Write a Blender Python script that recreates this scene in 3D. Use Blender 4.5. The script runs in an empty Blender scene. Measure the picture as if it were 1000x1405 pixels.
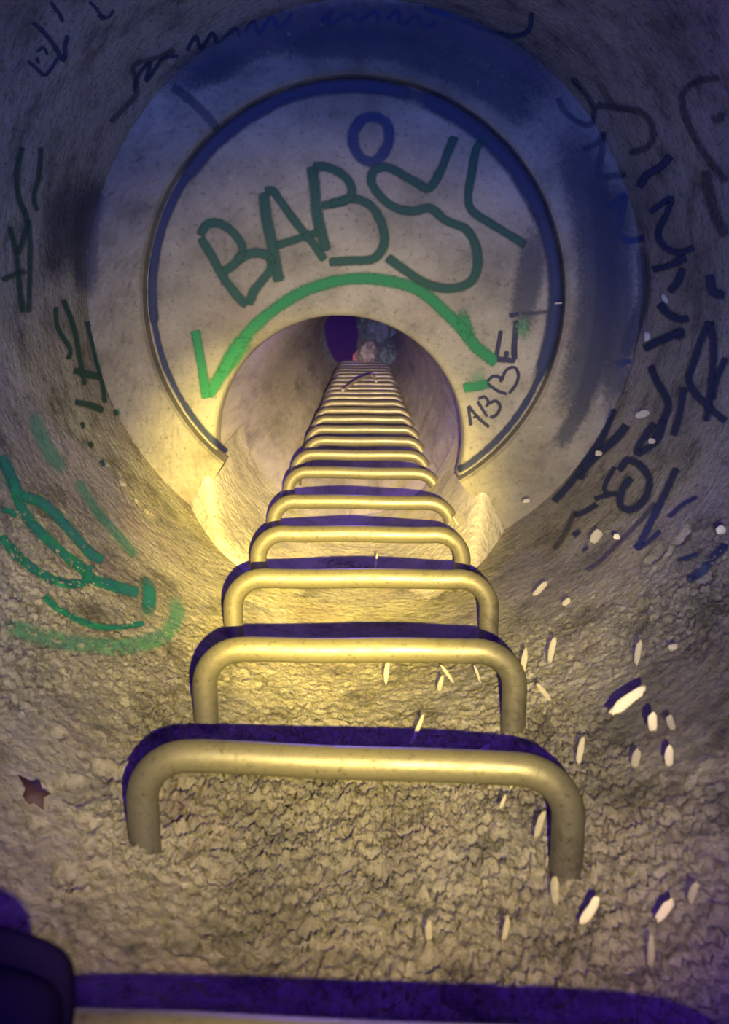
import bpy, bmesh, math, random
from mathutils import Vector, noise
from mathutils.bvhtree import BVHTree
PI = math.pi
random.seed(7)
C = bpy.context.scene.collection
sc = bpy.context.scene

# ------------------------------------------------------------------ camera, light, exposure
DEPTH = 7.2                                   # camera height above the bottom of the shaft
CAM = Vector((0, 0, DEPTH))
FPX = 1250.0                                  # focal length in pixels of the 1000x1405 frame
PITCH = math.atan(287 / FPX)
cam_d = bpy.data.cameras.new('camera'); cam = bpy.data.objects.new('camera', cam_d); C.objects.link(cam)
cam_d.sensor_fit = 'VERTICAL'; cam_d.sensor_height = 24; cam_d.lens = 24 * FPX / 1405
cam_d.clip_start = 0.01
cam_d.dof.use_dof = True; cam_d.dof.focus_distance = 1.8; cam_d.dof.aperture_fstop = 5.5
cam.location = CAM; cam.rotation_euler = (-PITCH, 0, 0)      # looks down the shaft, tipped towards the rungs (-y)
sc.camera = cam
F = Vector((0, -math.sin(PITCH), -math.cos(PITCH))); U = Vector((0, math.cos(PITCH), -math.sin(PITCH))); Rt = Vector((1, 0, 0))

def ray(px, py):
    return (F + Rt * ((px - 500) / FPX) + U * ((702.5 - py) / FPX)).normalized()

sc.view_settings.view_transform = 'Standard'; sc.view_settings.look = 'None'
sc.cycles.diffuse_bounces = 1
sc.view_settings.exposure = 0.0; sc.view_settings.gamma = 1.0; sc.view_settings.use_curve_mapping = False
w = bpy.data.worlds.new('world'); sc.world = w; w.use_nodes = True
w.node_tree.nodes['Background'].inputs[0].default_value = (0.05, 0.02, 0.2, 1)
w.node_tree.nodes['Background'].inputs[1].default_value = 0.25

def lamp(name, kind, loc, color, strength, falloff='Quadratic', target=None, radius=0.004, cone=60, blend=1.0):
    d = bpy.data.lights.new(name, kind); o = bpy.data.objects.new(name, d); C.objects.link(o)
    o.location = loc; d.color = color; d.energy = strength
    d.shadow_soft_size = radius
    if falloff != 'Quadratic':
        d.use_nodes = True; nt = d.node_tree
        em = nt.nodes.get('Emission') or nt.nodes.new('ShaderNodeEmission')
        fo = nt.nodes.new('ShaderNodeLightFalloff'); fo.inputs[0].default_value = 1.0
        nt.links.new(fo.outputs[falloff], em.inputs['Strength'])
    if kind == 'SPOT':
        d.spot_size = math.radians(cone); d.spot_blend = blend
        o.rotation_euler = (target - Vector(loc)).to_track_quat('-Z', 'Y').to_euler()
    return o

LIGHT = CAM + Vector((0.05, -0.072, 0.0))       # the phone's lamp, just below and right of the lens
def aim(px, py): return CAM + ray(px, py) * 2.1
WARM = (1.0, 0.71, 0.10)
lamp('flash_lamp', 'SPOT', LIGHT, WARM, 128, target=aim(445, 800), cone=64, blend=1.0)
lamp('flash_lamp_halo', 'SPOT', LIGHT, WARM, 235, target=aim(450, 670), cone=45, blend=1.0)
lamp('flash_lamp_core', 'SPOT', LIGHT, WARM, 640, falloff='Linear', target=aim(430, 708), cone=27, blend=1.0)
lamp('teal_fill', 'SPOT', LIGHT, (0.0, 0.55, 0.50), 34, falloff='Linear', target=aim(450, 520), cone=78, blend=1.0)  # added teal lamp that tints the dimmer tones, no source of its own
for nm, loc, col, pw in (('purple_fill', CAM, (0.16, 0.04, 0.95), 34), ('pipe_fill', CAM + Vector((-.03, -.25, -2.6)), (0.15, 0.07, 0.95), 10)):  # added fill lamps without a real source, lifting the darks to purple
    lamp(nm, 'POINT', loc, col, pw, falloff='Constant', radius=.02).data.specular_factor = 0

# ------------------------------------------------------------------ sizes of the shaft
R1 = 0.587                                    # radius of the upper shaft
ZR, ZS = 1.99, 2.04                           # ledge ring and cover slab, below the camera
XI, RI = -0.022, 0.452                         # inner edge of the ledge ring
XO, YO, RO = -0.055, -0.307, 0.28             # opening in the slab
XP, RP = -0.040, 0.302                        # the narrow pipe beneath
YP = -R1 + RP
HB = 0.447                                    # rung bars, distance from the camera's axis
TUBE = 0.0165
PHR, PHL = math.radians(31), math.radians(40)      # where ledge and slab end, right and left of the ladder
PSR, PSL = math.radians(74), math.radians(80)      # the same on the opening's rim

# ------------------------------------------------------------------ helpers
def mesh_obj(name, verts, faces, mat, parent=None, smooth=True):
    me = bpy.data.meshes.new(name); me.from_pydata([tuple(v) for v in verts], [], faces); me.update()
    if smooth: me.polygons.foreach_set('use_smooth', [True] * len(me.polygons))
    if mat: me.materials.append(mat)
    o = bpy.data.objects.new(name, me); C.objects.link(o)
    if parent: o.parent = parent
    return o

def tag(o, label=None, cat=None, group=None, kind=None):
    if label: o['label'] = label
    if cat: o['category'] = cat
    if group: o['group'] = group
    if kind: o['kind'] = kind
    return o

def grid_faces(nu, nv, wrap=False, base=0, flip=False):
    f = []
    for j in range(nv - 1):
        for i in range(nu if wrap else nu - 1):
            a = base + j * nu + i; b = base + j * nu + (i + 1) % nu
            q = (a, b, b + nu, a + nu)
            f.append(q[::-1] if flip else q)
    return f

def empty(name, loc):
    o = bpy.data.objects.new(name, None); C.objects.link(o); o.location = loc; o.empty_display_size = .05
    return o

def smooth_line(pts, step):
    """Catmull-Rom through pts, resampled about every step."""
    if len(pts) == 2: P = [pts[0], pts[0], pts[1], pts[1]]
    else: P = [pts[0]] + list(pts) + [pts[-1]]
    out = []
    for k in range(1, len(P) - 2):
        p0, p1, p2, p3 = [Vector(q) for q in P[k - 1:k + 3]]
        n = max(2, int((p2 - p1).length / step))
        for i in range(n):
            t = i / n
            out.append(0.5 * ((2 * p1) + (p2 - p0) * t + (2 * p0 - 5 * p1 + 4 * p2 - p3) * t * t + (3 * p1 - p0 - 3 * p2 + p3) * t ** 3))
    out.append(Vector(P[-1]))
    return out

# ------------------------------------------------------------------ materials
def new_mat(name):
    m = bpy.data.materials.new(name); m.use_nodes = True; nt = m.node_tree
    return m, nt, nt.nodes['Principled BSDF'], nt.nodes['Material Output']

def N(nt, t, **kw):
    n = nt.nodes.new(t)
    for k, v in kw.items(): setattr(n, k, v)
    return n

def noise_tex(nt, vec, scale, detail=6, rough=.6):
    n = N(nt, 'ShaderNodeTexNoise'); n.inputs['Scale'].default_value = scale
    n.inputs['Detail'].default_value = detail; n.inputs['Roughness'].default_value = rough
    nt.links.new(vec, n.inputs['Vector']); return n.outputs['Fac']

def ramp(nt, fac, stops):
    r = N(nt, 'ShaderNodeValToRGB'); e = r.color_ramp.elements
    while len(e) < len(stops): e.new(.5)
    for k, (p, c) in enumerate(stops):
        e[k].position = p; e[k].color = (c[0], c[1], c[2], 1) if not isinstance(c, (int, float)) else (c, c, c, 1)
    nt.links.new(fac, r.inputs[0]); return r.outputs[0]

def mixc(nt, mode, fac, a, b):
    m = N(nt, 'ShaderNodeMix', data_type='RGBA', blend_type=mode)
    if isinstance(fac, (int, float)): m.inputs[0].default_value = fac
    else: nt.links.new(fac, m.inputs[0])
    for s, v in ((6, a), (7, b)):
        if isinstance(v, tuple): m.inputs[s].default_value = (*v, 1)
        else: nt.links.new(v, m.inputs[s])
    return m.outputs[2]

def concrete(name, base, stretch=(1, 1, 1), bump=.6, speck=1.0, dist=.004, dirt=.35, scale=1.0):
    m, nt, bs, out = new_mat(name)
    tc = N(nt, 'ShaderNodeTexCoord'); mp = N(nt, 'ShaderNodeMapping'); mp.inputs['Scale'].default_value = stretch
    nt.links.new(tc.outputs['Object'], mp.inputs[0]); v = mp.outputs[0]
    big = noise_tex(nt, v, 3.2 * scale, 5, .6); mid = noise_tex(nt, v, 14 * scale, 8, .65); fine = noise_tex(nt, v, 95 * scale, 6, .7)
    b = Vector(base)
    c1 = ramp(nt, big, [(.32, tuple(b * .58)), (.52, tuple(b)), (.70, tuple(b * 1.30))])
    c2 = ramp(nt, mid, [(.32, 1 - dirt), (.50, 1.0), (.75, 1.12)])
    c = mixc(nt, 'MULTIPLY', 1.0, c1, c2)
    c3 = ramp(nt, fine, [(.33, .35), (.44, .95), (.60, 1.0), (.72, 1.6)])
    c = mixc(nt, 'MULTIPLY', speck, c, c3)
    warm = noise_tex(nt, v, 6.5 * scale, 4, .5)
    c = mixc(nt, 'MIX', ramp(nt, warm, [(.55, 0.0), (.72, .35)]), c, (base[0] * 1.0, base[1] * .80, base[2] * .85))
    nt.links.new(c, bs.inputs['Base Color'])
    bs.inputs['Roughness'].default_value = .88; bs.inputs['Specular IOR Level'].default_value = .25
    vor = N(nt, 'ShaderNodeTexVoronoi'); vor.inputs['Scale'].default_value = 60 * scale; nt.links.new(v, vor.inputs['Vector'])
    a = N(nt, 'ShaderNodeMath', operation='MULTIPLY_ADD'); nt.links.new(fine, a.inputs[0]); a.inputs[1].default_value = .6; nt.links.new(mid, a.inputs[2])
    a2 = N(nt, 'ShaderNodeMath', operation='MULTIPLY_ADD'); nt.links.new(vor.outputs['Distance'], a2.inputs[0]); a2.inputs[1].default_value = .35; nt.links.new(a.outputs[0], a2.inputs[2])
    bu = N(nt, 'ShaderNodeBump'); bu.inputs['Strength'].default_value = bump; bu.inputs['Distance'].default_value = dist
    nt.links.new(a2.outputs[0], bu.inputs['Height']); nt.links.new(bu.outputs[0], bs.inputs['Normal'])
    return m

M_WALL = concrete('rough_concrete', (.265, .256, .215), bump=1.0, dist=.016, dirt=.62)
M_SLAB = concrete('slab_concrete', (.175, .172, .150), bump=.5, dist=.004, dirt=.25, speck=.6)
M_RING = concrete('ring_concrete', (.145, .14, .12), bump=.5, dist=.005, dirt=.3, speck=.6)
M_PIPE = concrete('pipe_concrete', (.46, .44, .42), stretch=(1, 1, .10), bump=.4, dist=.006, dirt=.35, speck=.6)
M_FLOOR = concrete('silt', (.045, .05, .06), bump=1, dist=.02)
M_MORTAR = concrete('mortar', (.40, .385, .36), bump=.7, dist=.008, dirt=.35, speck=.7)

def metal(name, base, rough, metallic=.35, rust=.3):
    m, nt, bs, out = new_mat(name)
    tc = N(nt, 'ShaderNodeTexCoord'); v = tc.outputs['Object']
    n1 = noise_tex(nt, v, 22, 8, .7); n2 = noise_tex(nt, v, 160, 5, .7)
    c = ramp(nt, n1, [(.30, tuple(Vector(base) * (1 - rust))), (.45, base), (.8, tuple(Vector(base) * 1.12))])
    c = mixc(nt, 'MULTIPLY', .8, c, ramp(nt, n2, [(.32, .35), (.44, 1.0), (.62, 1.0), (.75, 1.3)]))
    nt.links.new(c, bs.inputs['Base Color']); bs.inputs['Metallic'].default_value = metallic
    r = ramp(nt, n1, [(.3, rough + .2), (.6, rough)]); nt.links.new(r, bs.inputs['Roughness'])
    bu = N(nt, 'ShaderNodeBump'); bu.inputs['Strength'].default_value = .25; bu.inputs['Distance'].default_value = .002
    nt.links.new(n2, bu.inputs['Height']); nt.links.new(bu.outputs[0], bs.inputs['Normal'])
    return m
M_RUNG = metal('galvanised_steel', (.10, .096, .088), .42, metallic=.45, rust=.5)

def paint(name, base, speck=.5, opacity=1.0):
    """Spray paint: opaque in the middle of a stroke, thinning into speckles at its edge (the attribute 'spray')."""
    m, nt, bs, out = new_mat(name)
    bs.inputs['Base Color'].default_value = (*base, 1); bs.inputs['Roughness'].default_value = .7
    bs.inputs['Specular IOR Level'].default_value = .2
    at = N(nt, 'ShaderNodeAttribute', attribute_name='spray'); tc = N(nt, 'ShaderNodeTexCoord')
    f = noise_tex(nt, tc.outputs['Object'], 120, 4, .7); g = noise_tex(nt, tc.outputs['Object'], 18, 4, .6)
    a = N(nt, 'ShaderNodeMath', operation='MULTIPLY_ADD'); nt.links.new(f, a.inputs[0]); a.inputs[1].default_value = speck; nt.links.new(at.outputs['Fac'], a.inputs[2])
    s = N(nt, 'ShaderNodeMath', operation='MULTIPLY_ADD'); nt.links.new(g, s.inputs[0]); s.inputs[1].default_value = .4; nt.links.new(a.outputs[0], s.inputs[2])
    mr = N(nt, 'ShaderNodeMapRange'); mr.interpolation_type = 'SMOOTHSTEP'
    mr.inputs['From Min'].default_value = .5 * speck + .28; mr.inputs['From Max'].default_value = .5 * speck + 1.12
    mr.inputs['To Max'].default_value = opacity
    nt.links.new(s.outputs[0], mr.inputs['Value'])
    tr = N(nt, 'ShaderNodeBsdfTransparent'); mx = N(nt, 'ShaderNodeMixShader')
    nt.links.new(mr.outputs[0], mx.inputs[0]); nt.links.new(tr.outputs[0], mx.inputs[1]); nt.links.new(bs.outputs[0], mx.inputs[2])
    nt.links.new(mx.outputs[0], out.inputs['Surface'])
    return m
P_GREEN = paint('green_spray', (.010, .125, .055), speck=.9, opacity=.92)
P_GREEN_THIN = paint('thin_green_spray', (.05, .22, .11), opacity=.55)
P_DEEP = paint('deep_green_spray', (.010, .048, .042), opacity=.9)
P_DARK = paint('dark_spray', (.016, .028, .085), speck=.9, opacity=.85)
P_FAINT = paint('faded_spray_and_shade', (.036, .042, .065), speck=1.2, opacity=.6)  # old spray, and the shade painted over the ledge
P_INK = paint('marker_ink', (.015, .018, .05), speck=.15, opacity=.95)
P_GAP = paint('shaded_gap', (.014, .022, .06), speck=.5, opacity=.92)  # dark of the joint gap, with its shade in the colour

# ------------------------------------------------------------------ the shaft (structure)
def rough(x, y, z, amp):
    p = Vector((x, y, z))
    n = q = Vector((x, y, z * 1.6))
    n = noise.fractal(p * 12, .8, 2.1, 6) * .35 + abs(noise.fractal(q * 40 + Vector((3, 1, 7)), .5, 2.0, 5)) * -.75 + noise.fractal(q * 95, .4, 2, 4) * .45 + max(0, noise.noise(q * 55) - .25) * .9 
    return n * amp

def wall_amp(phi, z):
    # spalled, gravelly zone around the ladder, in patches; smoother towards the back of the shaft and near the slab
    side = max(0.0, 1 - abs(phi) / math.radians(115))
    deep = min(1.0, max(0.0, (1.55 - z) / .45))
    p = noise.noise(Vector((math.sin(phi) * 2.6, math.cos(phi) * 2.6, z * 3.2)))
    patch = min(1.0, max(.10, .55 + 1.6 * p + (.5 if abs(phi) < .5 and z < 1.15 else 0)))
    return .0012 + .0165 * side ** .5 * deep * patch

DENTS = []
for px_, py_, r_, dp in [(100, 1082, .020, .010), (150, 1058, .018, .010), (232, 1112, .020, .010), (262, 1075, .014, .009), (55, 1135, .012, .007), (120, 1125, .012, .006),
                         (80, 1005, .010, .006), (300, 1200, .013, .007), (520, 1190, .015, .008), (430, 1130, .010, .006), (640, 1150, .012, .006), (95, 1200, .016, .009),
                         (330, 925, .016, .009), (352, 940, .012, .007), (250, 1290, .016, .008), (700, 1240, .014, .008), (860, 1120, .016, .008), (900, 760, .02, .010),
                         (935, 735, .018, .010), (965, 790, .018, .009), (880, 830, .016, .008), (170, 665, .012, .008), (190, 690, .010, .008), (205, 705, .012, .008), (150, 640, .010, .007), (225, 1165, .012, .008)]:
    d = ray(px_, py_); t = R1 / math.hypot(d.x, d.y); q = d * t
    DENTS.append((math.atan2(q.x, -q.y), -q.z, r_, dp))
def dent(ph, z):
    o = 0
    for a, b, r_, dp in DENTS:
        u, v = (ph - a) * R1, z - b
        if abs(u) < r_ * 2.2 and abs(v) < r_ * 2.2:
            m = 1 + .35 * noise.noise(Vector((ph * 40, z * 40, a * 9)))
            q = math.hypot(u, v) / (r_ * m)
            o += dp * (1 if q < .8 else max(0, (1.15 - q) / .35)) - dp * .25 * math.exp(-((q - 1.25) / .2) ** 2)
    return o

# upper wall: phi = 0 points to the ladder (-y)
zs = [-.9, -.6, -.3, 0, .2, .35] + [.45 + .0038 * k for k in range(460)]
zs = [z for z in zs if z < 2.12]
PHS = [math.radians(-100 + 200 * k / 900) for k in range(901)]
PHS += [math.radians(100 + 160 * k / 180) for k in range(1, 180)]
NPH = len(PHS)
V = []
for z in zs:
    for k in range(NPH):
        ph = PHS[k] if PHS[k] <= PI else PHS[k] - 2 * PI
        zz = z
        r = R1 + .002 - (rough(math.sin(ph) * R1, -math.cos(ph) * R1, z, wall_amp(ph, z)) if z > .4 else 0)
        r = max(r, R1 - .014)
        if z > .4 and abs(ph) < 2: r += dent(ph, z)
        V.append((r * math.sin(ph), -r * math.cos(ph), DEPTH - zz))
wall_upper = mesh_obj('wall_upper', V, grid_faces(NPH, len(zs), wrap=True), M_WALL)
tag(wall_upper, 'wide round concrete wall of the upper shaft, rough around the rungs', kind='structure')

# smooth mortar run joining the upper wall to the narrow pipe beneath the rungs
V = []; NU, NV = 150, 110
for j in range(NV):
    t = j / (NV - 1)
    for i in range(NU):
        s = -1 + 2 * i / (NU - 1)
        ph = s * ((PHR if s > 0 else PHL) + .02); ps = s * ((PSR if s > 0 else PSL) + .04)
        z0 = 1.66 + .325 * abs(s) ** 2 + (1 - abs(s)) * .07 * noise.noise(Vector((s * 4, 1, 0))); z1 = 2.47
        e = t * t * (3 - 2 * t); e = e * e * (.4) + e * .6
        ax, ay = (R1 + .006) * math.sin(ph), -(R1 + .006) * math.cos(ph)
        bx, by = XP + (RP - .008) * math.sin(ps), YP - (RP - .008) * math.cos(ps)
        k = rough(ax, ay, z0 + t * .7, .006 * (1 - t))
        V.append((ax + (bx - ax) * e, ay + (by - ay) * e + k, DEPTH - (z0 + (z1 - z0) * t ** (1 + 7 * abs(s) ** 2.2))))
mort = mesh_obj('trim_mortar', V, grid_faces(NU, NV), M_MORTAR); tag(mort, kind='structure')

# lower pipe
V = []; NPS = 200
za = [2.05, 2.2, 2.42] + [2.42 + (DEPTH - 2.42) * (k / 90) for k in range(1, 91)]
ring_z = []
for z in za:
    for k in range(NPS):
        ps = -PI + 2 * PI * k / NPS
        x, y = XP + RP * math.sin(ps), YP - RP * math.cos(ps)
        d = rough(x * .8, y * .8, z * .35, .006)
        V.append((x + d * math.sin(ps), y - d * math.cos(ps), DEPTH - z))
faces = [f for f in grid_faces(NPS, len(za), wrap=True)
         if not (f[0] // NPS < 2 and -PSL < -PI + 2 * PI * ((f[0] % NPS) + .5) / NPS < PSR)]
wall_lower = mesh_obj('wall_lower', V, faces, M_PIPE)
tag(wall_lower, 'narrow round concrete pipe the ladder runs on into', kind='structure')

# cover slab: between the opening's arc and the ledge ring's arc
def arc_opening(u, grow=0):
    a = PSR + u * (2 * PI - PSR - PSL)
    return XO + (RO + grow) * math.sin(a), YO - (RO + grow) * math.cos(a)
def arc_inner(u, r=RI + .012):
    a = PHR + u * (2 * PI - PHR - PHL)
    return XI + r * math.sin(a), -r * math.cos(a)
NU = 220; V = []
prof = [('o', 0, .07), ('o', 0, .012), ('o', .004, .003), ('o', .012, 0)]
for kind, g, dz in prof:
    for i in range(NU):
        x, y = arc_opening(i / (NU - 1), g); V.append((x, y, DEPTH - ZS - dz))
NR = 30
for j in range(1, NR + 1):
    t = j / NR
    for i in range(NU):
        u = i / (NU - 1)
        x0, y0 = arc_opening(u, .012); x1, y1 = arc_inner(u)
        x, y = x0 + (x1 - x0) * t, y0 + (y1 - y0) * t
        V.append((x, y, DEPTH - ZS + rough(x, y, 1, .0025)))
slab = mesh_obj('trim_cover_slab', V, grid_faces(NU, len(V) // NU), M_SLAB)
tag(slab, 'round concrete cover slab with the off-centre opening', kind='structure')

# C-shaped ledge ring with end faces
NU = 240; V = []; rows = [(RI, .09), (RI, .01), (RI + .006, 0)] + [(RI + .006 + (R1 + .006 - RI - .006) * k / 14, 0) for k in range(1, 15)] + [(R1 + .006, .09)]
for rr, dz in rows:
    for i in range(NU):
        a = PHR + i / (NU - 1) * (2 * PI - PHR - PHL)
        f = (rr - RI) / (R1 - RI)
        x, y = XI * (1 - f) + rr * math.sin(a), -rr * math.cos(a)
        V.append((x, y, DEPTH - ZR - dz + (rough(x, y, 2, .004) if dz == 0 else 0)))
fc = grid_faces(NU, len(rows))
nR = len(rows)
fc.append([j * NU for j in range(nR)]); fc.append([j * NU + NU - 1 for j in range(nR)][::-1])
ring = mesh_obj('trim_ledge_ring', V, fc, M_RING, smooth=False)
tag(ring, 'C-shaped concrete ledge around the cover slab', kind='structure')

# bottom of the pit
V = []; n = 60
for j in range(n):
    for i in range(n):
        x = XP + (i / (n - 1) - .5) * .66; y = YP + (j / (n - 1) - .5) * .66
        V.append((x, y, max(0, .03 + .04 * noise.fractal(Vector((x * 9, y * 9, 0)), .9, 2, 4))))
floor = mesh_obj('floor', V, grid_faces(n, n), M_FLOOR); tag(floor, 'silty bottom of the pipe', kind='structure')

dg = bpy.context.evaluated_depsgraph_get()
bvhs = []
for o in (wall_upper, mort, wall_lower, slab, ring):
    bvhs.append(BVHTree.FromPolygons([v.co for v in o.data.vertices], [tuple(p.vertices) for p in o.data.polygons]))
def hit(px, py, lift=.0022):
    d = ray(px, py); best = None
    for b in bvhs:
        loc, nrm, idx, dist = b.ray_cast(CAM, d)
        if loc is not None and (best is None or dist < best[1]): best = (loc, dist, nrm)
    if best is None: return CAM + d * 2, Vector((0, 0, 1)), 2
    n = best[2] if best[2].dot(d) < 0 else -best[2]
    return best[0] + n * lift, n, best[1]

# ------------------------------------------------------------------ the rungs
YS = [1444, 1046, 892, 794, 733, 689, 649, 624.5, 605.5, 589.5, 575.5, 564, 554, 546, 539.7, 533.5, 527.5, 521.7, 516.3, 512, 508, 504.5, 501, 498]
# centre x and outer half width of each rung in its plane, tilt of the bar
CX = [-.004, -.013, -.007, -.006, -.009, -.006, -.006, -.011, .000, -.004, -.005, -.004, -.004, -.004, -.004, -.006, -.008, -.004, 0, -.004, -.006, 0, -.004, -.003]
HW = [.240, .232, .223, .231, .220, .222, .217, .214, .208, .213, .211, .213, .208, .209, .211, .213, .210, .212, .208, .212, .212, .212, .212, .212]
TL = [.010, .016, .004, .003, .006, .012, .016, .010, .012, .010, .006, .012, .008, .006, .010, .010, .01, .0, .01, .01, .01, 0, .01, .01]
def rung_z(py):
    d = ray(500, py); return (-d.z) / (-d.y) * HB

def tube(path, r, seg=28, squash=1.0):
    V = []; Fc = []; n = len(path)
    up = Vector((0, 0, 1))
    for i, p in enumerate(path):
        t = (path[min(i + 1, n - 1)] - path[max(i - 1, 0)]).normalized()
        a = t.cross(up).normalized(); b = a.cross(t).normalized()
        for k in range(seg):
            q = 2 * PI * k / seg
            rr = r * (1 + .012 * noise.noise(p * 30 + a * math.cos(q) + b * math.sin(q)))
            V.append(p + a * rr * math.cos(q) + b * rr * math.sin(q))
    Fc = [tuple(reversed(f)) for f in grid_faces(seg, n, wrap=True)]
    Fc.append(list(range(seg))); Fc.append([(n - 1) * seg + k for k in range(seg)][::-1])
    return V, Fc

where = ['nearest and cut off by the lower edge of the photo', 'the wide one above the nearest, its legs set in crumbling concrete',
         'second complete rung from the front', 'third complete rung from the front', 'fourth complete rung, brightly lit',
         'fifth complete rung, at the level of the cover slab', 'first rung inside the narrow pipe']
nth = ['second', 'third', 'fourth', 'fifth', 'sixth', 'seventh', 'eighth', 'ninth', 'tenth', 'eleventh', 'twelfth', 'thirteenth', 'fourteenth', 'fifteenth', 'sixteenth', 'seventeenth', 'eighteenth']
RZ = []
for i, py in enumerate(YS):
    z = rung_z(py) * (.405 / HB if i == 0 else 1); RZ.append(z); hw = HW[i] - TUBE; br = .052
    wall_y = -R1 - .03; HBi = .405 if i == 0 else HB
    pts = []
    def P(x, y, t=0): return Vector((x, y, TL[i] * (x / .2)))
    for k in range(7): pts.append(P(-hw, wall_y + (-HBi - br - wall_y) * k / 7))
    for k in range(11):
        a = PI / 2 * k / 10; pts.append(P(-hw + br - br * math.cos(a), -HBi - br + br * math.sin(a)))
    for k in range(1, 24): pts.append(P(-hw + br + 2 * (hw - br) * k / 24, -HBi + .0008 * math.sin(k * .35 + i)))
    for k in range(11):
        a = PI / 2 * k / 10; pts.append(P(hw - br + br * math.sin(a), -HBi - br + br * math.cos(a)))
    for k in range(1, 8): pts.append(P(hw, -HBi - br + (wall_y + HBi + br) * k / 7))
    v, f = tube([p + Vector((0, R1, 0)) for p in pts], TUBE, seg=28 if i < 8 else 16)
    o = mesh_obj('ladder_rung', v, f, M_RUNG)
    o.location = (CX[i], -R1, DEPTH - z)
    w_ = where[i] if i < len(where) else nth[i - 7] + ' rung inside the narrow pipe'
    if i == len(YS) - 1: w_ = 'the deepest visible rung'
    tag(o, 'bent steel ladder rung, ' + w_, 'rung', 'ladder rungs down the shaft')

# ------------------------------------------------------------------ paint on the concrete
def stroke(name, pts, width, mat, parent=None, soft=.45, ends=True):
    """A sprayed line: pts as seen in the photograph, laid on whatever concrete is there."""
    line = smooth_line([(p[0], p[1], 0) for p in pts], 4.0)
    n = len(line); V = []; A = []; W = []
    prof = [(-1, 0), (-.65, .5), (-.3, .92), (0, 1), (.3, .92), (.65, .5), (1, 0)]
    if width > 12: prof = [(-1, 0), (-.8, .25), (-.6, .6), (-.25, 1), (.25, 1), (.6, .6), (.8, .25), (1, 0)]
    m = len(prof); D = []
    for i, p in enumerate(line):
        t = (line[min(i + 1, n - 1)] - line[max(i - 1, 0)])
        if t.length < 1e-6: t = Vector((1, 0, 0))
        t.normalize(); nn = Vector((-t.y, t.x, 0))
        wd = width * 1.08 * (1 + .10 * noise.noise(Vector((i * .12, pts[0][0] * .37, pts[0][1] * .11))))
        e = 1.0
        if ends: e = min(1.0, (min(i, n - 1 - i) * 4.0 + .01) / (width * (.4 if width < 19 else 1.2)))
        for s, a in prof:
            q = p + nn * (s * wd * .62)
            if e < 1: q = q + t * 0
            h, nrm, dist = hit(q.x, q.y)
            V.append(h); A.append(a * (e ** (.5 if width < 19 else 1))); D.append(dist)
    F_ = [f for f in grid_faces(m, n) if max(D[k] for k in f) - min(D[k] for k in f) < .09]
    base = parent.location if parent else V[len(V) // 2].copy()
    o = mesh_obj(name, [v - base for v in V], F_, mat, parent)
    if not parent: o.location = base
    at = o.data.attributes.new('spray', 'FLOAT', 'POINT'); at.data.foreach_set('value', A)
    return o

def multi(name, lines, mat, parent=None, width=14, soft=.45):
    """several strokes making one letter or mark, as one mesh"""
    obs = [stroke('s', l[0], l[1] if len(l) > 1 else width, l[2] if len(l) > 2 else mat, None, soft) for l in lines]
    V = []; Fc = []; A = []; mats = []; mi = []
    c = obs[0].location.copy()
    base = parent.location if parent else c
    lift = 0
    for o in obs:
        b = len(V); mt = o.data.materials[0]
        if mt not in mats: mats.append(mt)
        for v in o.data.vertices: V.append(v.co + o.location - base)
        A += [d.value for d in o.data.attributes['spray'].data]
        for p in o.data.polygons: Fc.append([b + k for k in p.vertices]); mi.append(mats.index(mt))
        me = o.data; bpy.data.objects.remove(o); bpy.data.meshes.remove(me)
    o = mesh_obj(name, V, Fc, None, parent)
    for mt in mats: o.data.materials.append(mt)
    o.data.polygons.foreach_set('material_index', mi)
    if not parent: o.location = base
    at = o.data.attributes.new('spray', 'FLOAT', 'POINT'); at.data.foreach_set('value', A)
    return o

# open joint between ledge ring and slab, its shade painted as a dark strip
def joint():
    def pt(a, r, z):  # project the joint circle into the picture so the strip can be laid on the concrete
        x, y = XI + r * math.sin(a), -r * math.cos(a)
        d = Vector((x, y, -z)); dd = d.dot(F)
        return (500 + FPX * d.x / dd, 702.5 - FPX * d.dot(U) / dd)
    L = [pt(PHR + .02 + (2 * PI - PHR - PHL - .04) * k / 60, RI - .012, ZS) for k in range(61)]
    return L
JL = joint()
def seg(a, b): return JL[int(a * 60):int(b * 60) + 1]
# phi runs from the ladder side over +x (right), top, -x (left)
jn = multi('joint_gap', [(seg(0, .14), 10), (seg(.12, .30), 24), (seg(.28, .48), 30), (seg(.46, .72), 24), (seg(.70, .86), 14), (seg(.84, 1), 9)], P_GAP)
jn.name = 'trim_joint'; tag(jn, 'dark joint between ledge ring and slab', kind='structure')

def graffito(label, cat, px, py, letters, mat, width, group=None, part='letter'):
    p, nrm, d = hit(px, py)
    if len(letters) == 1:
        o = multi('graffiti', letters[0], mat, None, width); tag(o, label, cat, group); return o
    e = empty('graffiti', p); tag(e, label, cat, group)
    for L in letters: multi(part, L, mat, e, width)
    return e

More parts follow.
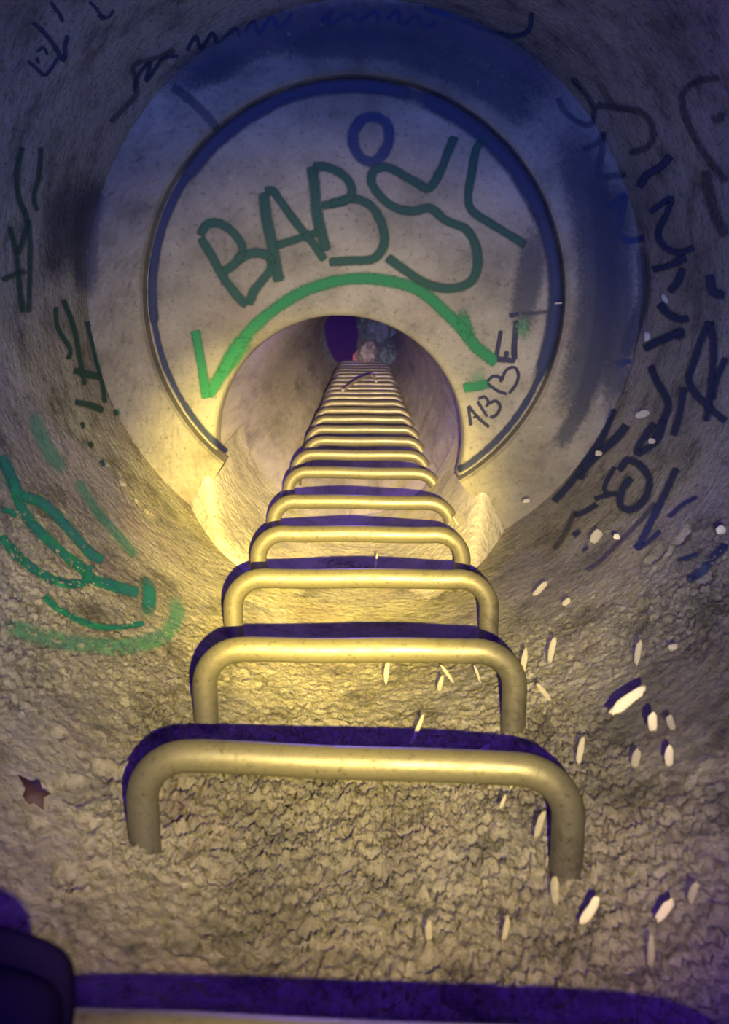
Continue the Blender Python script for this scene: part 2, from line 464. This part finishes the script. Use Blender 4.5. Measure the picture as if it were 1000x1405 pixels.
D = P_DARK; G = P_GREEN
GD = P_DEEP
graffito('large green sprayed word reading BABSI curving above the opening', 'graffiti', 470, 320, [
    [([(274, 325), (290, 350), (306, 380), (325, 405), (340, 420)],), ([(274, 325), (285, 308), (305, 308), (325, 325), (333, 343), (322, 362), (305, 374)],), ([(322, 358), (348, 347), (368, 352), (372, 368), (360, 385), (348, 400), (341, 420)],)],
    [([(362, 263), (366, 300), (375, 345), (383, 388)], 17), ([(362, 263), (374, 262), (386, 278), (408, 308), (428, 332), (446, 358)], 13), ([(376, 338), (408, 328), (440, 318)], 12)],
    [([(428, 227), (432, 262), (436, 300), (448, 346)], 17), ([(428, 229), (450, 230), (474, 243), (483, 262), (474, 275), (440, 283)],), ([(452, 280), (484, 273), (508, 282), (523, 306), (527, 335), (512, 355), (480, 358), (450, 360)],)],
    [([(624, 186), (614, 210), (604, 235), (588, 258), (566, 248), (532, 230), (512, 236), (512, 257), (536, 282), (564, 290), (590, 286), (612, 303), (638, 314), (651, 334), (655, 362), (646, 386), (618, 396), (586, 390), (554, 370), (530, 352)],)],
    [([(668, 190), (654, 203), (647, 238), (642, 270), (648, 290), (675, 308), (706, 327), (722, 338)], 13)],
], GD, 14)
graffito('dark sprayed ring on the cover slab above the large green word', 'graffiti', 510, 190, [
    [([(497, 164), (485, 180), (486, 202), (497, 218), (512, 222), (526, 210), (534, 190), (530, 170), (514, 161), (497, 164), (487, 178)], 16)]], P_DARK, 16)
graffito('bright green sprayed arc hugging the upper rim of the opening', 'graffiti', 480, 385, [
    [([(268, 452), (273, 480), (279, 515), (283, 548)], 15), ([(284, 545), (300, 520), (320, 485), (345, 452), (380, 422), (415, 401), (455, 387), (500, 382), (545, 388), (580, 402), (607, 425), (632, 450), (655, 478), (682, 498)], 18),
     ([(300, 520), (320, 488), (345, 455)], 24), ([(632, 418), (637, 445), (650, 468)], 20)]], G, 18)
graffito('short bright green dash beside the right rim of the opening', 'graffiti', 655, 532, [
    [([(634, 533), (650, 530), (672, 526)], 15)], [([(655, 545), (656, 518), (668, 500)], 26, P_GREEN_THIN)]], G, 15, part='stroke')
graffito('pale green haze of overspray right of the slab writing', 'graffiti', 722, 430, [
    [([(735, 300), (730, 350), (722, 400), (716, 440), (714, 470)], 40, P_FAINT)], [([(722, 425), (716, 450), (712, 475)], 26, P_GREEN_THIN)]], G, 15, part='stroke')
graffito('small dark handwritten word reading ABBEI beside the opening, right', 'graffiti', 682, 510, [
    [([(642, 556), (646, 585)],), ([(642, 556), (655, 572), (672, 587)],), ([(646, 574), (657, 570)],)],
    [([(654, 549), (662, 562), (669, 573)],), ([(654, 549), (664, 544), (670, 552), (665, 560)],), ([(668, 555), (680, 550), (686, 558), (680, 570), (669, 573)],)],
    [([(667, 525), (682, 536), (697, 541)],), ([(667, 525), (676, 516), (686, 518), (687, 526)],), ([(687, 524), (694, 508), (706, 504), (711, 516), (706, 530), (697, 541)],)],
    [([(680, 493), (708, 495)], 9), ([(680, 493), (684, 470), (687, 452)], 7), ([(694, 492), (695, 480)], 8), ([(706, 495), (705, 470)], 8)],
    [([(708, 438), (706, 465), (704, 490)], 8), ([(697, 434), (713, 430)], 7), ([(713, 430), (740, 429), (765, 424)], 5, P_FAINT)],
], P_INK, 5)
# right wall
graffito('faded dark looping tag high on the right wall', 'graffiti', 790, 165, [
    [([(765, 133), (772, 150), (790, 166), (808, 172), (816, 160), (812, 140), (796, 118), (785, 105)], 9)],
    [([(818, 143), (850, 147), (880, 153), (896, 172), (895, 195), (880, 205), (862, 209)], 12)],
    [([(798, 206), (820, 196), (829, 182), (824, 215), (823, 242), (862, 238)], 11)]], P_FAINT, 11)
graffito('two dark hooked strokes side by side on the right wall', 'graffiti', 880, 300, [
    [([(834, 290), (856, 268), (852, 290), (847, 318), (860, 330), (887, 326)], 11)],
    [([(892, 292), (908, 280), (922, 272), (915, 295), (904, 320), (915, 340), (935, 346), (955, 338)], 11)],
    [([(877, 258), (888, 240), (908, 228), (922, 212)], 13)]], P_DARK, 11)
graffito('dark curling line down the far right wall near the frame edge', 'graffiti', 950, 160, [
    [([(990, 105), (955, 112), (938, 130), (942, 160), (958, 195), (975, 220), (998, 250)], 12)],
    [([(968, 232), (974, 262), (985, 300), (998, 325)], 18)],
    [([(975, 165), (990, 160), (992, 150)], 14)]], P_FAINT, 12)
graffito('dark angular tag in the middle of the right wall', 'graffiti', 920, 430, [
    [([(895, 370), (920, 364), (944, 352)], 12), ([(938, 366), (932, 385), (918, 402)], 12), ([(905, 415), (915, 428), (932, 438), (948, 436)], 13)],
    [([(883, 480), (905, 468), (925, 460), (942, 452)], 13), ([(940, 455), (925, 462)], 18)],
    [([(858, 500), (845, 498), (868, 495)], 8), ([(893, 500), (903, 525), (915, 545), (918, 560), (905, 590), (895, 612)], 13)],
    [([(975, 440), (962, 470), (952, 500), (946, 520), (955, 540), (975, 560), (998, 580)], 12), ([(975, 440), (980, 470), (978, 520), (970, 580)], 12), ([(998, 490), (985, 520), (978, 550)], 11)],
    [([(975, 375), (980, 400), (998, 405)], 15)],
    [([(940, 530), (935, 560), (925, 600)], 12)]], P_DARK, 11)
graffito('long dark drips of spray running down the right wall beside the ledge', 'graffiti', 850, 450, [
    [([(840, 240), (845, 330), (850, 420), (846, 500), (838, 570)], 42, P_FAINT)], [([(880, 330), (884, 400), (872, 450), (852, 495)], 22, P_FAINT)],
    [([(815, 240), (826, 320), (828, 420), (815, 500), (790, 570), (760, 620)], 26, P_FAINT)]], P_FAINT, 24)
graffito('dark scrawled tag with a closed loop on the lower right wall', 'graffiti', 860, 660, [
    [([(843, 560), (832, 590), (818, 615), (800, 640), (785, 662), (760, 690)], 12)],
    [([(862, 582), (848, 600), (828, 618), (805, 640), (795, 660)], 14)],
    [([(900, 580), (885, 600), (875, 622), (890, 616), (905, 600), (912, 575)], 12)],
    [([(850, 648), (862, 632), (880, 640), (892, 660), (886, 685), (868, 700), (852, 694), (856, 672), (868, 655)], 12)],
    [([(850, 678), (835, 680), (815, 686)], 8), ([(822, 692), (805, 702), (788, 710)], 9)],
    [([(845, 640), (830, 670), (838, 680)], 8)],
    [([(788, 728), (795, 738)], 15), ([(800, 750), (808, 758)], 14), ([(790, 700), (778, 730), (760, 756)], 9, P_FAINT)]], P_DARK, 11)
graffito('pair of long dark diagonal strokes on the lower right wall', 'graffiti', 900, 700, [
    [([(930, 642), (915, 675), (898, 710), (880, 745), (872, 755)], 12)], [([(872, 755), (890, 745), (908, 728)], 8)],
    [([(900, 690), (880, 715), (850, 745), (825, 770), (805, 785)], 8, P_FAINT)]], P_DARK, 11)
graffito('dark blunt stroke on the rough concrete at the right frame edge', 'graffiti', 970, 770, [
    [([(998, 745), (980, 765), (962, 785), (942, 797)], 13)]], P_DARK, 13)
graffito('dark broken strokes over spalled concrete on the right wall', 'graffiti', 940, 700, [
    [([(918, 712), (935, 695), (958, 682)], 7)], [([(930, 770), (960, 760)], 6)]], P_DARK, 8, part='stroke')
# left wall
graffito('large green looping tag low on the left wall', 'graffiti', 130, 770, [
    [([(0, 625), (12, 650), (25, 690), (45, 722), (80, 755), (112, 782), (125, 795), (155, 805), (190, 815)], 16)],
    [([(0, 632), (14, 655), (28, 680), (55, 690), (80, 712), (105, 740), (125, 762), (142, 770)], 15)],
    [([(0, 735), (25, 765), (60, 790), (95, 802), (120, 795), (122, 775)], 14)],
    [([(0, 640), (10, 665), (22, 675)], 34)],
    [([(192, 788), (202, 808), (204, 828), (198, 852)], 20), ([(198, 856), (175, 860), (145, 862), (120, 858)], 9)],
    [([(60, 818), (78, 835), (105, 850), (130, 860)], 10)],
    [([(0, 700), (15, 703), (22, 712)], 8)]], paint('tag_green_spray', (.008, .12, .065)), 12, part='stroke')
graffito('thin green haze of overspray around the left looping tag', 'graffiti', 200, 870, [
    [([(228, 815), (242, 840), (230, 868), (200, 882), (160, 888), (110, 885), (60, 875), (20, 862), (0, 855)], 24)],
    [([(105, 660), (130, 700), (160, 735), (185, 765)], 14)],
    [([(40, 560), (60, 610), (90, 655)], 22)]], P_GREEN_THIN, 20, part='stroke')
graffito('blue-green scribble with short bars beside the ledge, left wall', 'graffiti', 120, 500, [
    [([(85, 410), (100, 450), (108, 490), (115, 530)], 8)], [([(118, 440), (128, 480), (138, 520), (143, 555)], 8)],
    [([(98, 508), (120, 514), (138, 518)], 11)], [([(100, 552), (120, 556), (142, 564)], 10)], [([(75, 420), (78, 450), (95, 480), (90, 495)], 8)],
    [([(158, 560), (161, 572)], 10)], [([(110, 578), (114, 590)], 7)], [([(120, 606), (127, 616)], 8)], [([(136, 630), (142, 642)], 7)]], GD, 9, part='stroke')
graffito('dark blotch of old spray left of the ledge ring', 'graffiti', 100, 300, [
    [([(112, 215), (100, 260), (88, 310), (85, 360), (95, 400)], 62)], [([(130, 230), (122, 290), (115, 350), (122, 420)], 40)],
    [([(70, 330), (72, 370), (70, 400)], 40)]], P_FAINT, 40, part='stroke')
graffito('faint dark green scribble near the left frame edge', 'graffiti', 35, 350, [
    [([(30, 200), (22, 235), (24, 270), (35, 300), (30, 330), (22, 350)], 9)], [([(55, 200), (52, 240), (45, 270), (50, 290)], 8)],
    [([(0, 385), (15, 378), (35, 372)], 9)], [([(12, 310), (20, 345), (25, 390), (30, 430)], 9)], [([(38, 300), (40, 350), (38, 430)], 8)]], paint('old_green_spray', (.01, .05, .045), opacity=.75), 8, part='stroke')
graffito('small dark jagged tag in the upper left corner', 'graffiti', 65, 70, [
    [([(35, 82), (48, 92), (60, 102), (72, 88), (78, 76)], 6)], [([(48, 75), (52, 88)], 5), ([(48, 72), (58, 64), (64, 76)], 5)],
    [([(42, 28), (60, 45), (72, 60), (86, 82), (88, 60), (92, 45)], 8)], [([(66, 0), (78, 15), (86, 30)], 6)], [([(120, 0), (132, 12), (142, 28)], 6)], [([(155, 10), (148, 22), (130, 20)], 5)]], P_DARK, 7, part='stroke')
graffito('line of dark cursive writing arched along the top wall', 'graffiti', 400, 50, [
    [([(182, 125), (190, 100), (205, 85), (200, 110), (222, 80), (245, 75)], 6)],
    [([(255, 70), (268, 48), (275, 66), (290, 44), (300, 58), (322, 38), (330, 52)], 6)],
    [([(335, 46), (348, 28), (356, 46), (372, 24), (384, 38), (402, 18)], 6)],
    [([(440, 32), (455, 16), (450, 34), (480, 20), (490, 30), (515, 16), (520, 32)], 6)],
    [([(530, 30), (545, 14), (550, 34), (572, 22), (580, 38), (600, 30)], 6)],
    [([(580, 10), (630, 28), (670, 42), (705, 48), (726, 40), (730, 15)], 8)]], P_DARK, 6, part='stroke')
graffito('faint dark bracket mark at the upper left of the ledge', 'graffiti', 185, 110, [
    [([(240, 66), (215, 78), (183, 88), (185, 110), (186, 128), (168, 148), (150, 168)], 9)]], P_FAINT, 9)
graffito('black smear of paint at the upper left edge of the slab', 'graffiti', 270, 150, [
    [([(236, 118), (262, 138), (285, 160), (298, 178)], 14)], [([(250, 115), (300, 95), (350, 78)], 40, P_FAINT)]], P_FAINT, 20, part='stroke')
graffito('broad dark haze of painted shade around the top and right of the ledge ring', 'graffiti', 790, 300, [
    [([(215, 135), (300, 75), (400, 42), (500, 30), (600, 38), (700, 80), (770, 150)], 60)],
    [([(770, 160), (800, 240), (818, 330), (820, 420), (803, 510), (770, 590)], 62)]], P_FAINT, 50, part='stroke')  # shade put into the colour, to dim the ledge at top and right
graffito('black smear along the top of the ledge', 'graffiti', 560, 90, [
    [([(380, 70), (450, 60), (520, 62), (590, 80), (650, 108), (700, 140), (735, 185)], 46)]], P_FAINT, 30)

# ------------------------------------------------------------------ litter
M_LEAF, nt_, b_, _ = new_mat('dry_leaf'); b_.inputs['Base Color'].default_value = (.028, .009, .014, 1); b_.inputs['Roughness'].default_value = .7
p, n_, d_ = hit(42, 1093, .004)
V = []; k_ = 14
ax = n_.cross(Vector((0, 0, 1))).normalized(); ay = n_.cross(ax).normalized()
outl = [(-1.1, .75), (-.25, .7), (.1, .95), (.45, .45), (1.0, .3), (.75, 0), (1.05, -.75), (.35, -.45), (-.05, -.95), (-.35, -.3), (-.4, .2)]
for s in (0, 1):
    V.append(n_ * (.004 - .0012 * s))
    for q in outl: V.append((-ax * q[0] - ay * q[1]) * .018 * -1 + n_ * (.0012 * (1 - s) + .003 * abs(q[0])))
m_ = len(outl); Fc = [(0, 1 + k, 1 + (k + 1) % m_) for k in range(m_)] + [(m_ + 1, m_ + 2 + (k + 1) % m_, m_ + 2 + k) for k in range(m_)]
Fc += [(1 + k, m_ + 2 + k, m_ + 2 + (k + 1) % m_, 1 + (k + 1) % m_) for k in range(m_)]
lf = mesh_obj('dry_leaf', V, Fc, M_LEAF); lf.location = p; tag(lf, 'small dark red dry leaf stuck to the rough wall at lower left', 'leaf')

# branch caught on the deep rungs
M_TWIG, nt_, b_, _ = new_mat('pale_wood'); b_.inputs['Base Color'].default_value = (.25, .24, .22, 1); b_.inputs['Roughness'].default_value = .8
zt = RZ[16]
def onbar(px, py, lift=.03):
    d = ray(px, py); t = (HB - lift) / -d.y
    return CAM + d * t
tw = empty('fallen_twig', onbar(505, 520)); tag(tw, 'thin pale forked twig lying across the deep rungs', 'twig')
def twig_part(name, pts, r):
    v, f = tube([Vector(q) - tw.location for q in pts], r, seg=8); return mesh_obj(name, v, f, M_TWIG, tw)
a_, b2, c_ = onbar(470, 536, .02), onbar(510, 514, .05), onbar(516, 524, .02)
twig_part('branch', smooth_line([a_, (a_ + b2) / 2 + Vector((.0, .012, 0)), b2], .02), .008)
twig_part('side_branch', smooth_line([b2, (b2 + c_) / 2 + Vector((.008, 0, 0)), c_], .02), .007)

# rubble and debris at the bottom
M_RUB = concrete('rubble', (.07, .10, .11), bump=.6, dist=.01)
M_PALE = concrete('pale_rubble', (.20, .19, .18), bump=.4, dist=.01)
M_RED, nt_, b_, _ = new_mat('faded_red'); b_.inputs['Base Color'].default_value = (.25, .08, .11, 1); b_.inputs['Roughness'].default_value = .7
M_BLACK, nt_, b_, _ = new_mat('black_water'); b_.inputs['Base Color'].default_value = (.015, .007, .045, 1); b_.inputs['Roughness'].default_value = .9; b_.inputs['Specular IOR Level'].default_value = 0
def lump(name, loc, size, mat, seed, label, cat, group=None):
    bm = bmesh.new(); bmesh.ops.create_icosphere(bm, subdivisions=4, radius=1)
    for v in bm.verts:
        q = v.co.copy()
        f = 1 + .35 * noise.fractal(q * 1.3 + Vector((seed, 0, 0)), .9, 2, 4) + .12 * abs(noise.noise(q * 3 + Vector((0, seed, 0))))
        v.co = Vector((q.x * size[0] * f, q.y * size[1] * f, max(q.z * f, -.55) * size[2]))
    me = bpy.data.meshes.new(name); bm.to_mesh(me); bm.free(); me.materials.append(mat)
    o = bpy.data.objects.new(name, me); C.objects.link(o); o.location = (loc[0], loc[1], loc[2] + .5 * size[2])
    tag(o, label, cat, group); return o
lump('rock', (.10, -.16, .03), (.14, .15, .20), M_RUB, 2, 'big grey-blue rock at the bottom, upper right of the pipe', 'rock')
lump('rock', (.02, -.38, .03), (.075, .09, .16), M_PALE, 5, 'pale grey lump of concrete just above the twig', 'rock')
lump('rock', (.17, -.40, .03), (.09, .09, .13), M_RUB, 9, 'dark rock at the bottom right of the pipe', 'rock')
lump('crumpled_scrap', (-.055, -.43, .03), (.035, .05, .06), M_RED, 3, 'small dull red scrap beside the deepest rungs', 'litter')
V = []; n = 40
for i in range(n):
    a = 2 * PI * i / n; r = .14 + .03 * noise.noise(Vector((math.cos(a), math.sin(a), 0)) * 1.5)
    V.append((r * .95 * math.cos(a) - .015, r * 1.6 * math.sin(a), .012))
V += [(x, y, -.03) for x, y, _ in V]
wt = mesh_obj('water_pool', V, [list(range(n))] + [(i, i + n, (i + 1) % n + n, (i + 1) % n) for i in range(n)], M_BLACK, smooth=False)
wt.location = (-.15, -.22, .07); tag(wt, 'black pool of water at the upper left of the pit bottom', 'water')

# ------------------------------------------------------------------ dust flecks adrift in the air
M_FLECK, nt_, b_, _ = new_mat('dust_fleck'); b_.inputs['Base Color'].default_value = (.60, .57, .50, 1); b_.inputs['Roughness'].default_value = .8; b_.inputs['Alpha'].default_value = .75
M_FLECK_DIM, nt_, b_, _ = new_mat('faint_dust_fleck'); b_.inputs['Base Color'].default_value = (.45, .43, .38, 1); b_.inputs['Roughness'].default_value = .8; b_.inputs['Alpha'].default_value = .42
FL = [  # x, y, length, width, angle (degrees from the x axis, up), distance, label
    (861, 961, 52, 15, 38, 0.5, 'largest and brightest pale fleck, adrift at the right of the front rungs'),
    (895, 991, 27, 13, 97, 0.52, 'second brightest pale fleck, just below right of the largest fleck'),
    (920, 992, 26, 10, 112, 0.62, 'dimmer slanting fleck touching the right side of the second brightest fleck'),
    (872, 1041, 30, 11, 88, 0.6, 'upright pale fleck, left one of the pair below the largest fleck'),
    (918, 1038, 32, 12, 97, 0.55, 'upright pale fleck, right one of the pair below the largest fleck'),
    (796, 1031, 34, 9, 80, 0.7, "faint upright fleck right of the wide front rung's right bend"),
    (705, 1062, 36, 10, 75, 0.62, "slanting fleck across the wide front rung's bar near its right end"),
    (740, 1132, 42, 10, 78, 0.6, "long slanting fleck just left of the wide front rung's right leg"),
    (761, 1222, 42, 11, 95, 0.58, "long upright fleck at the foot of the wide front rung's right leg"),
    (809, 1250, 40, 12, 62, 0.55, 'slanting fleck just right below the foot of the wide front rung'),
    (912, 1249, 32, 12, 60, 0.52, 'bright slanting fleck in the lower right, left of the rightmost low fleck'),
    (950, 1225, 32, 10, 84, 0.62, 'rightmost faint upright fleck low in the photo'),
    (893, 1306, 46, 9, 95, 0.66, 'lowest fleck in the photo, long and faint at the lower right'),
    (588, 1278, 34, 9, 90, 0.66, "faint upright fleck low in the middle, left one of two above the nearest rung's shadow"),
    (694, 1276, 40, 8, 85, 0.68, "faint upright fleck low in the middle, right one of two above the nearest rung's shadow"),
    (655, 1036, 46, 9, 36, 0.72, 'broad slanting streak-like fleck above the middle right of the wide front rung'),
    (573, 1000, 40, 6, 66, 0.8, 'thin slanting fleck across the shadow of the wide front rung'),
    (530, 922, 30, 7, 84, 0.85, 'thin fleck under the middle of the second complete rung'),
    (604, 938, 26, 7, 80, 0.85, 'thin upright fleck under the second complete rung, right of its middle'),
    (614, 925, 30, 5, 125, 0.85, 'thin backslanting fleck crossing beside the upright one under the second complete rung'),
    (718, 912, 44, 9, 80, 0.75, 'long fleck across the right bend of the second complete rung'),
    (746, 950, 30, 8, 128, 0.78, "backslanting fleck right of the second complete rung's right leg"),
    (741, 808, 24, 9, 48, 0.85, 'bright slanting fleck right of the third complete rung'),
    (777, 826, 12, 8, 45, 0.9, 'tiny fleck just right below the slanting one beside the third complete rung'),
    (818, 736, 20, 14, 55, 0.9, 'broad crescent fleck on the right wall under the dark looped tag'),
    (757, 892, 34, 9, 80, 0.8, "slender fleck between the right wall and the second complete rung's bend"),
    (722, 687, 9, 6, 10, 1.0, 'tiny bright fleck right of the fifth complete rung'),
    (846, 736, 9, 9, 0, 1.0, 'small round fleck beside the broad crescent fleck'),
    (875, 895, 34, 8, 86, 0.75, 'faint upright fleck on the right wall above the largest fleck'),
    (923, 888, 12, 9, 10, 0.9, 'small fleck above and right of the largest fleck, higher than the faint upright one'),
    (912, 410, 12, 6, 120, 0.8, 'highest pale fleck, on the upper right wall among dark strokes'),
    (888, 462, 11, 8, 95, 0.9, 'small fleck just below the highest fleck on the right wall'),
    (882, 568, 20, 11, 12, 0.9, 'flat broad faint fleck on the right wall beside dark strokes, above the dark loop'),
    (894, 605, 9, 8, 0, 0.9, 'small round fleck right below the flat broad one'),
    (821, 622, 9, 8, 0, 0.9, 'small round fleck between dark strokes, left of the closed dark loop'),
    (766, 416, 10, 3, 5, 0.9, "tiny bright sliver on the ledge beside the slab's right edge"),
    (989, 727, 13, 12, 0, 0.85, 'bright fleck on rough concrete at the right frame edge'),
    (690, 1100, 20, 5, 70, 0.9, 'faint thin fleck under the wide front rung, right of its middle'),
    (655, 925, 24, 5, 110, 0.9, 'faint thin backslanting fleck inside the second complete rung near its right leg'),
    (516, 770, 22, 3, 80, 1.1, "hair-thin fleck across the middle of the third complete rung's shadow"),
    (625, 715, 16, 2, 120, 1.2, 'hair-thin fleck across the shadow of the fourth complete rung'),]
for i, (x, y, L, W, ang, dist, lab) in enumerate(FL):
    dist = hit(x, y)[2] * (.94 if i > 1 else .90); c = CAM + ray(x, y) * dist; sc_ = dist / FPX
    bm = bmesh.new(); bmesh.ops.create_icosphere(bm, subdivisions=3, radius=1)
    bend = random.uniform(-.35, .35)
    for v in bm.verts:
        q = v.co.copy(); s = abs(q.x) ** .45 * (1 if q.x > 0 else -1) * .5 + q.x * .5
        ragged = 1 + .30 * noise.noise(q * 2.2 + Vector((i * 3.1, 0, 0)))
        v.co = Vector((s * L * .52 * sc_ * ragged, (q.y * ragged + bend * q.x * q.x) * W * .46 * sc_, q.z * W * .16 * sc_ * ragged))
    me = bpy.data.meshes.new('dust_fleck'); bm.to_mesh(me); bm.free(); me.materials.append(M_FLECK if i in (0, 1, 4, 9, 10, 27, 36) else M_FLECK_DIM)
    me.polygons.foreach_set('use_smooth', [True] * len(me.polygons))
    o = bpy.data.objects.new('dust_fleck', me); C.objects.link(o); o.location = c
    o.rotation_euler = (-PITCH + random.uniform(-.3, .3), random.uniform(-.3, .3), math.radians(ang))
    tag(o, lab, 'dust fleck', 'dust flecks adrift in the air')

# ------------------------------------------------------------------ dark shoe on the nearest rung
def shoe():
    M, nt, b, _ = new_mat('black_leather'); b.inputs['Base Color'].default_value = (.003, .002, .022, 1); b.inputs['Roughness'].default_value = .8
    M.node_tree.nodes['Principled BSDF'].inputs['Specular IOR Level'].default_value = 0
    z = DEPTH - RZ[0] + TUBE
    e = empty('shoe', (-.248, -.345, z)); e.rotation_euler = (0, 0, math.radians(84)); tag(e, 'black shoe in shadow at lower left, its toe on the nearest rung', 'shoe')
    # outline of a shoe, toe towards the wall (-y), heel towards +y
    prof = [(-.10, .030, .050), (-.085, .042, .056), (-.05, .050, .062), (0, .050, .072), (.05, .043, .088), (.10, .036, .100), (.15, .037, .105), (.175, .030, .100)]
    def loft(z0f, z1f, grow, name, mat):
        V = []; n = 24
        for (y, wd, h) in prof:
            for k in range(n):
                a = 2 * PI * k / n; cx, cz = math.cos(a), math.sin(a)
                cx = math.copysign(abs(cx) ** .7, cx); cz = math.copysign(abs(cz) ** .7, cz)
                z0, z1 = z0f(h), z1f(h)
                V.append(((wd + grow) * cx * .9 * (1 - .25 * max(0, cz) * (z1 > .03)), y, (z0 + z1) / 2 + (z1 - z0) / 2 * cz))
        F_ = grid_faces(n, len(prof), wrap=True); F_.append(list(range(n))[::-1]); F_.append([(len(prof) - 1) * n + k for k in range(n)])
        o = mesh_obj(name, V, F_, mat, e); m = o.modifiers.new('s', 'SUBSURF'); m.levels = m.render_levels = 1; return o
    loft(lambda h: .0, lambda h: .018, .003, 'sole', M); loft(lambda h: .016, lambda h: h, 0, 'upper', M)
    return e
shoe()
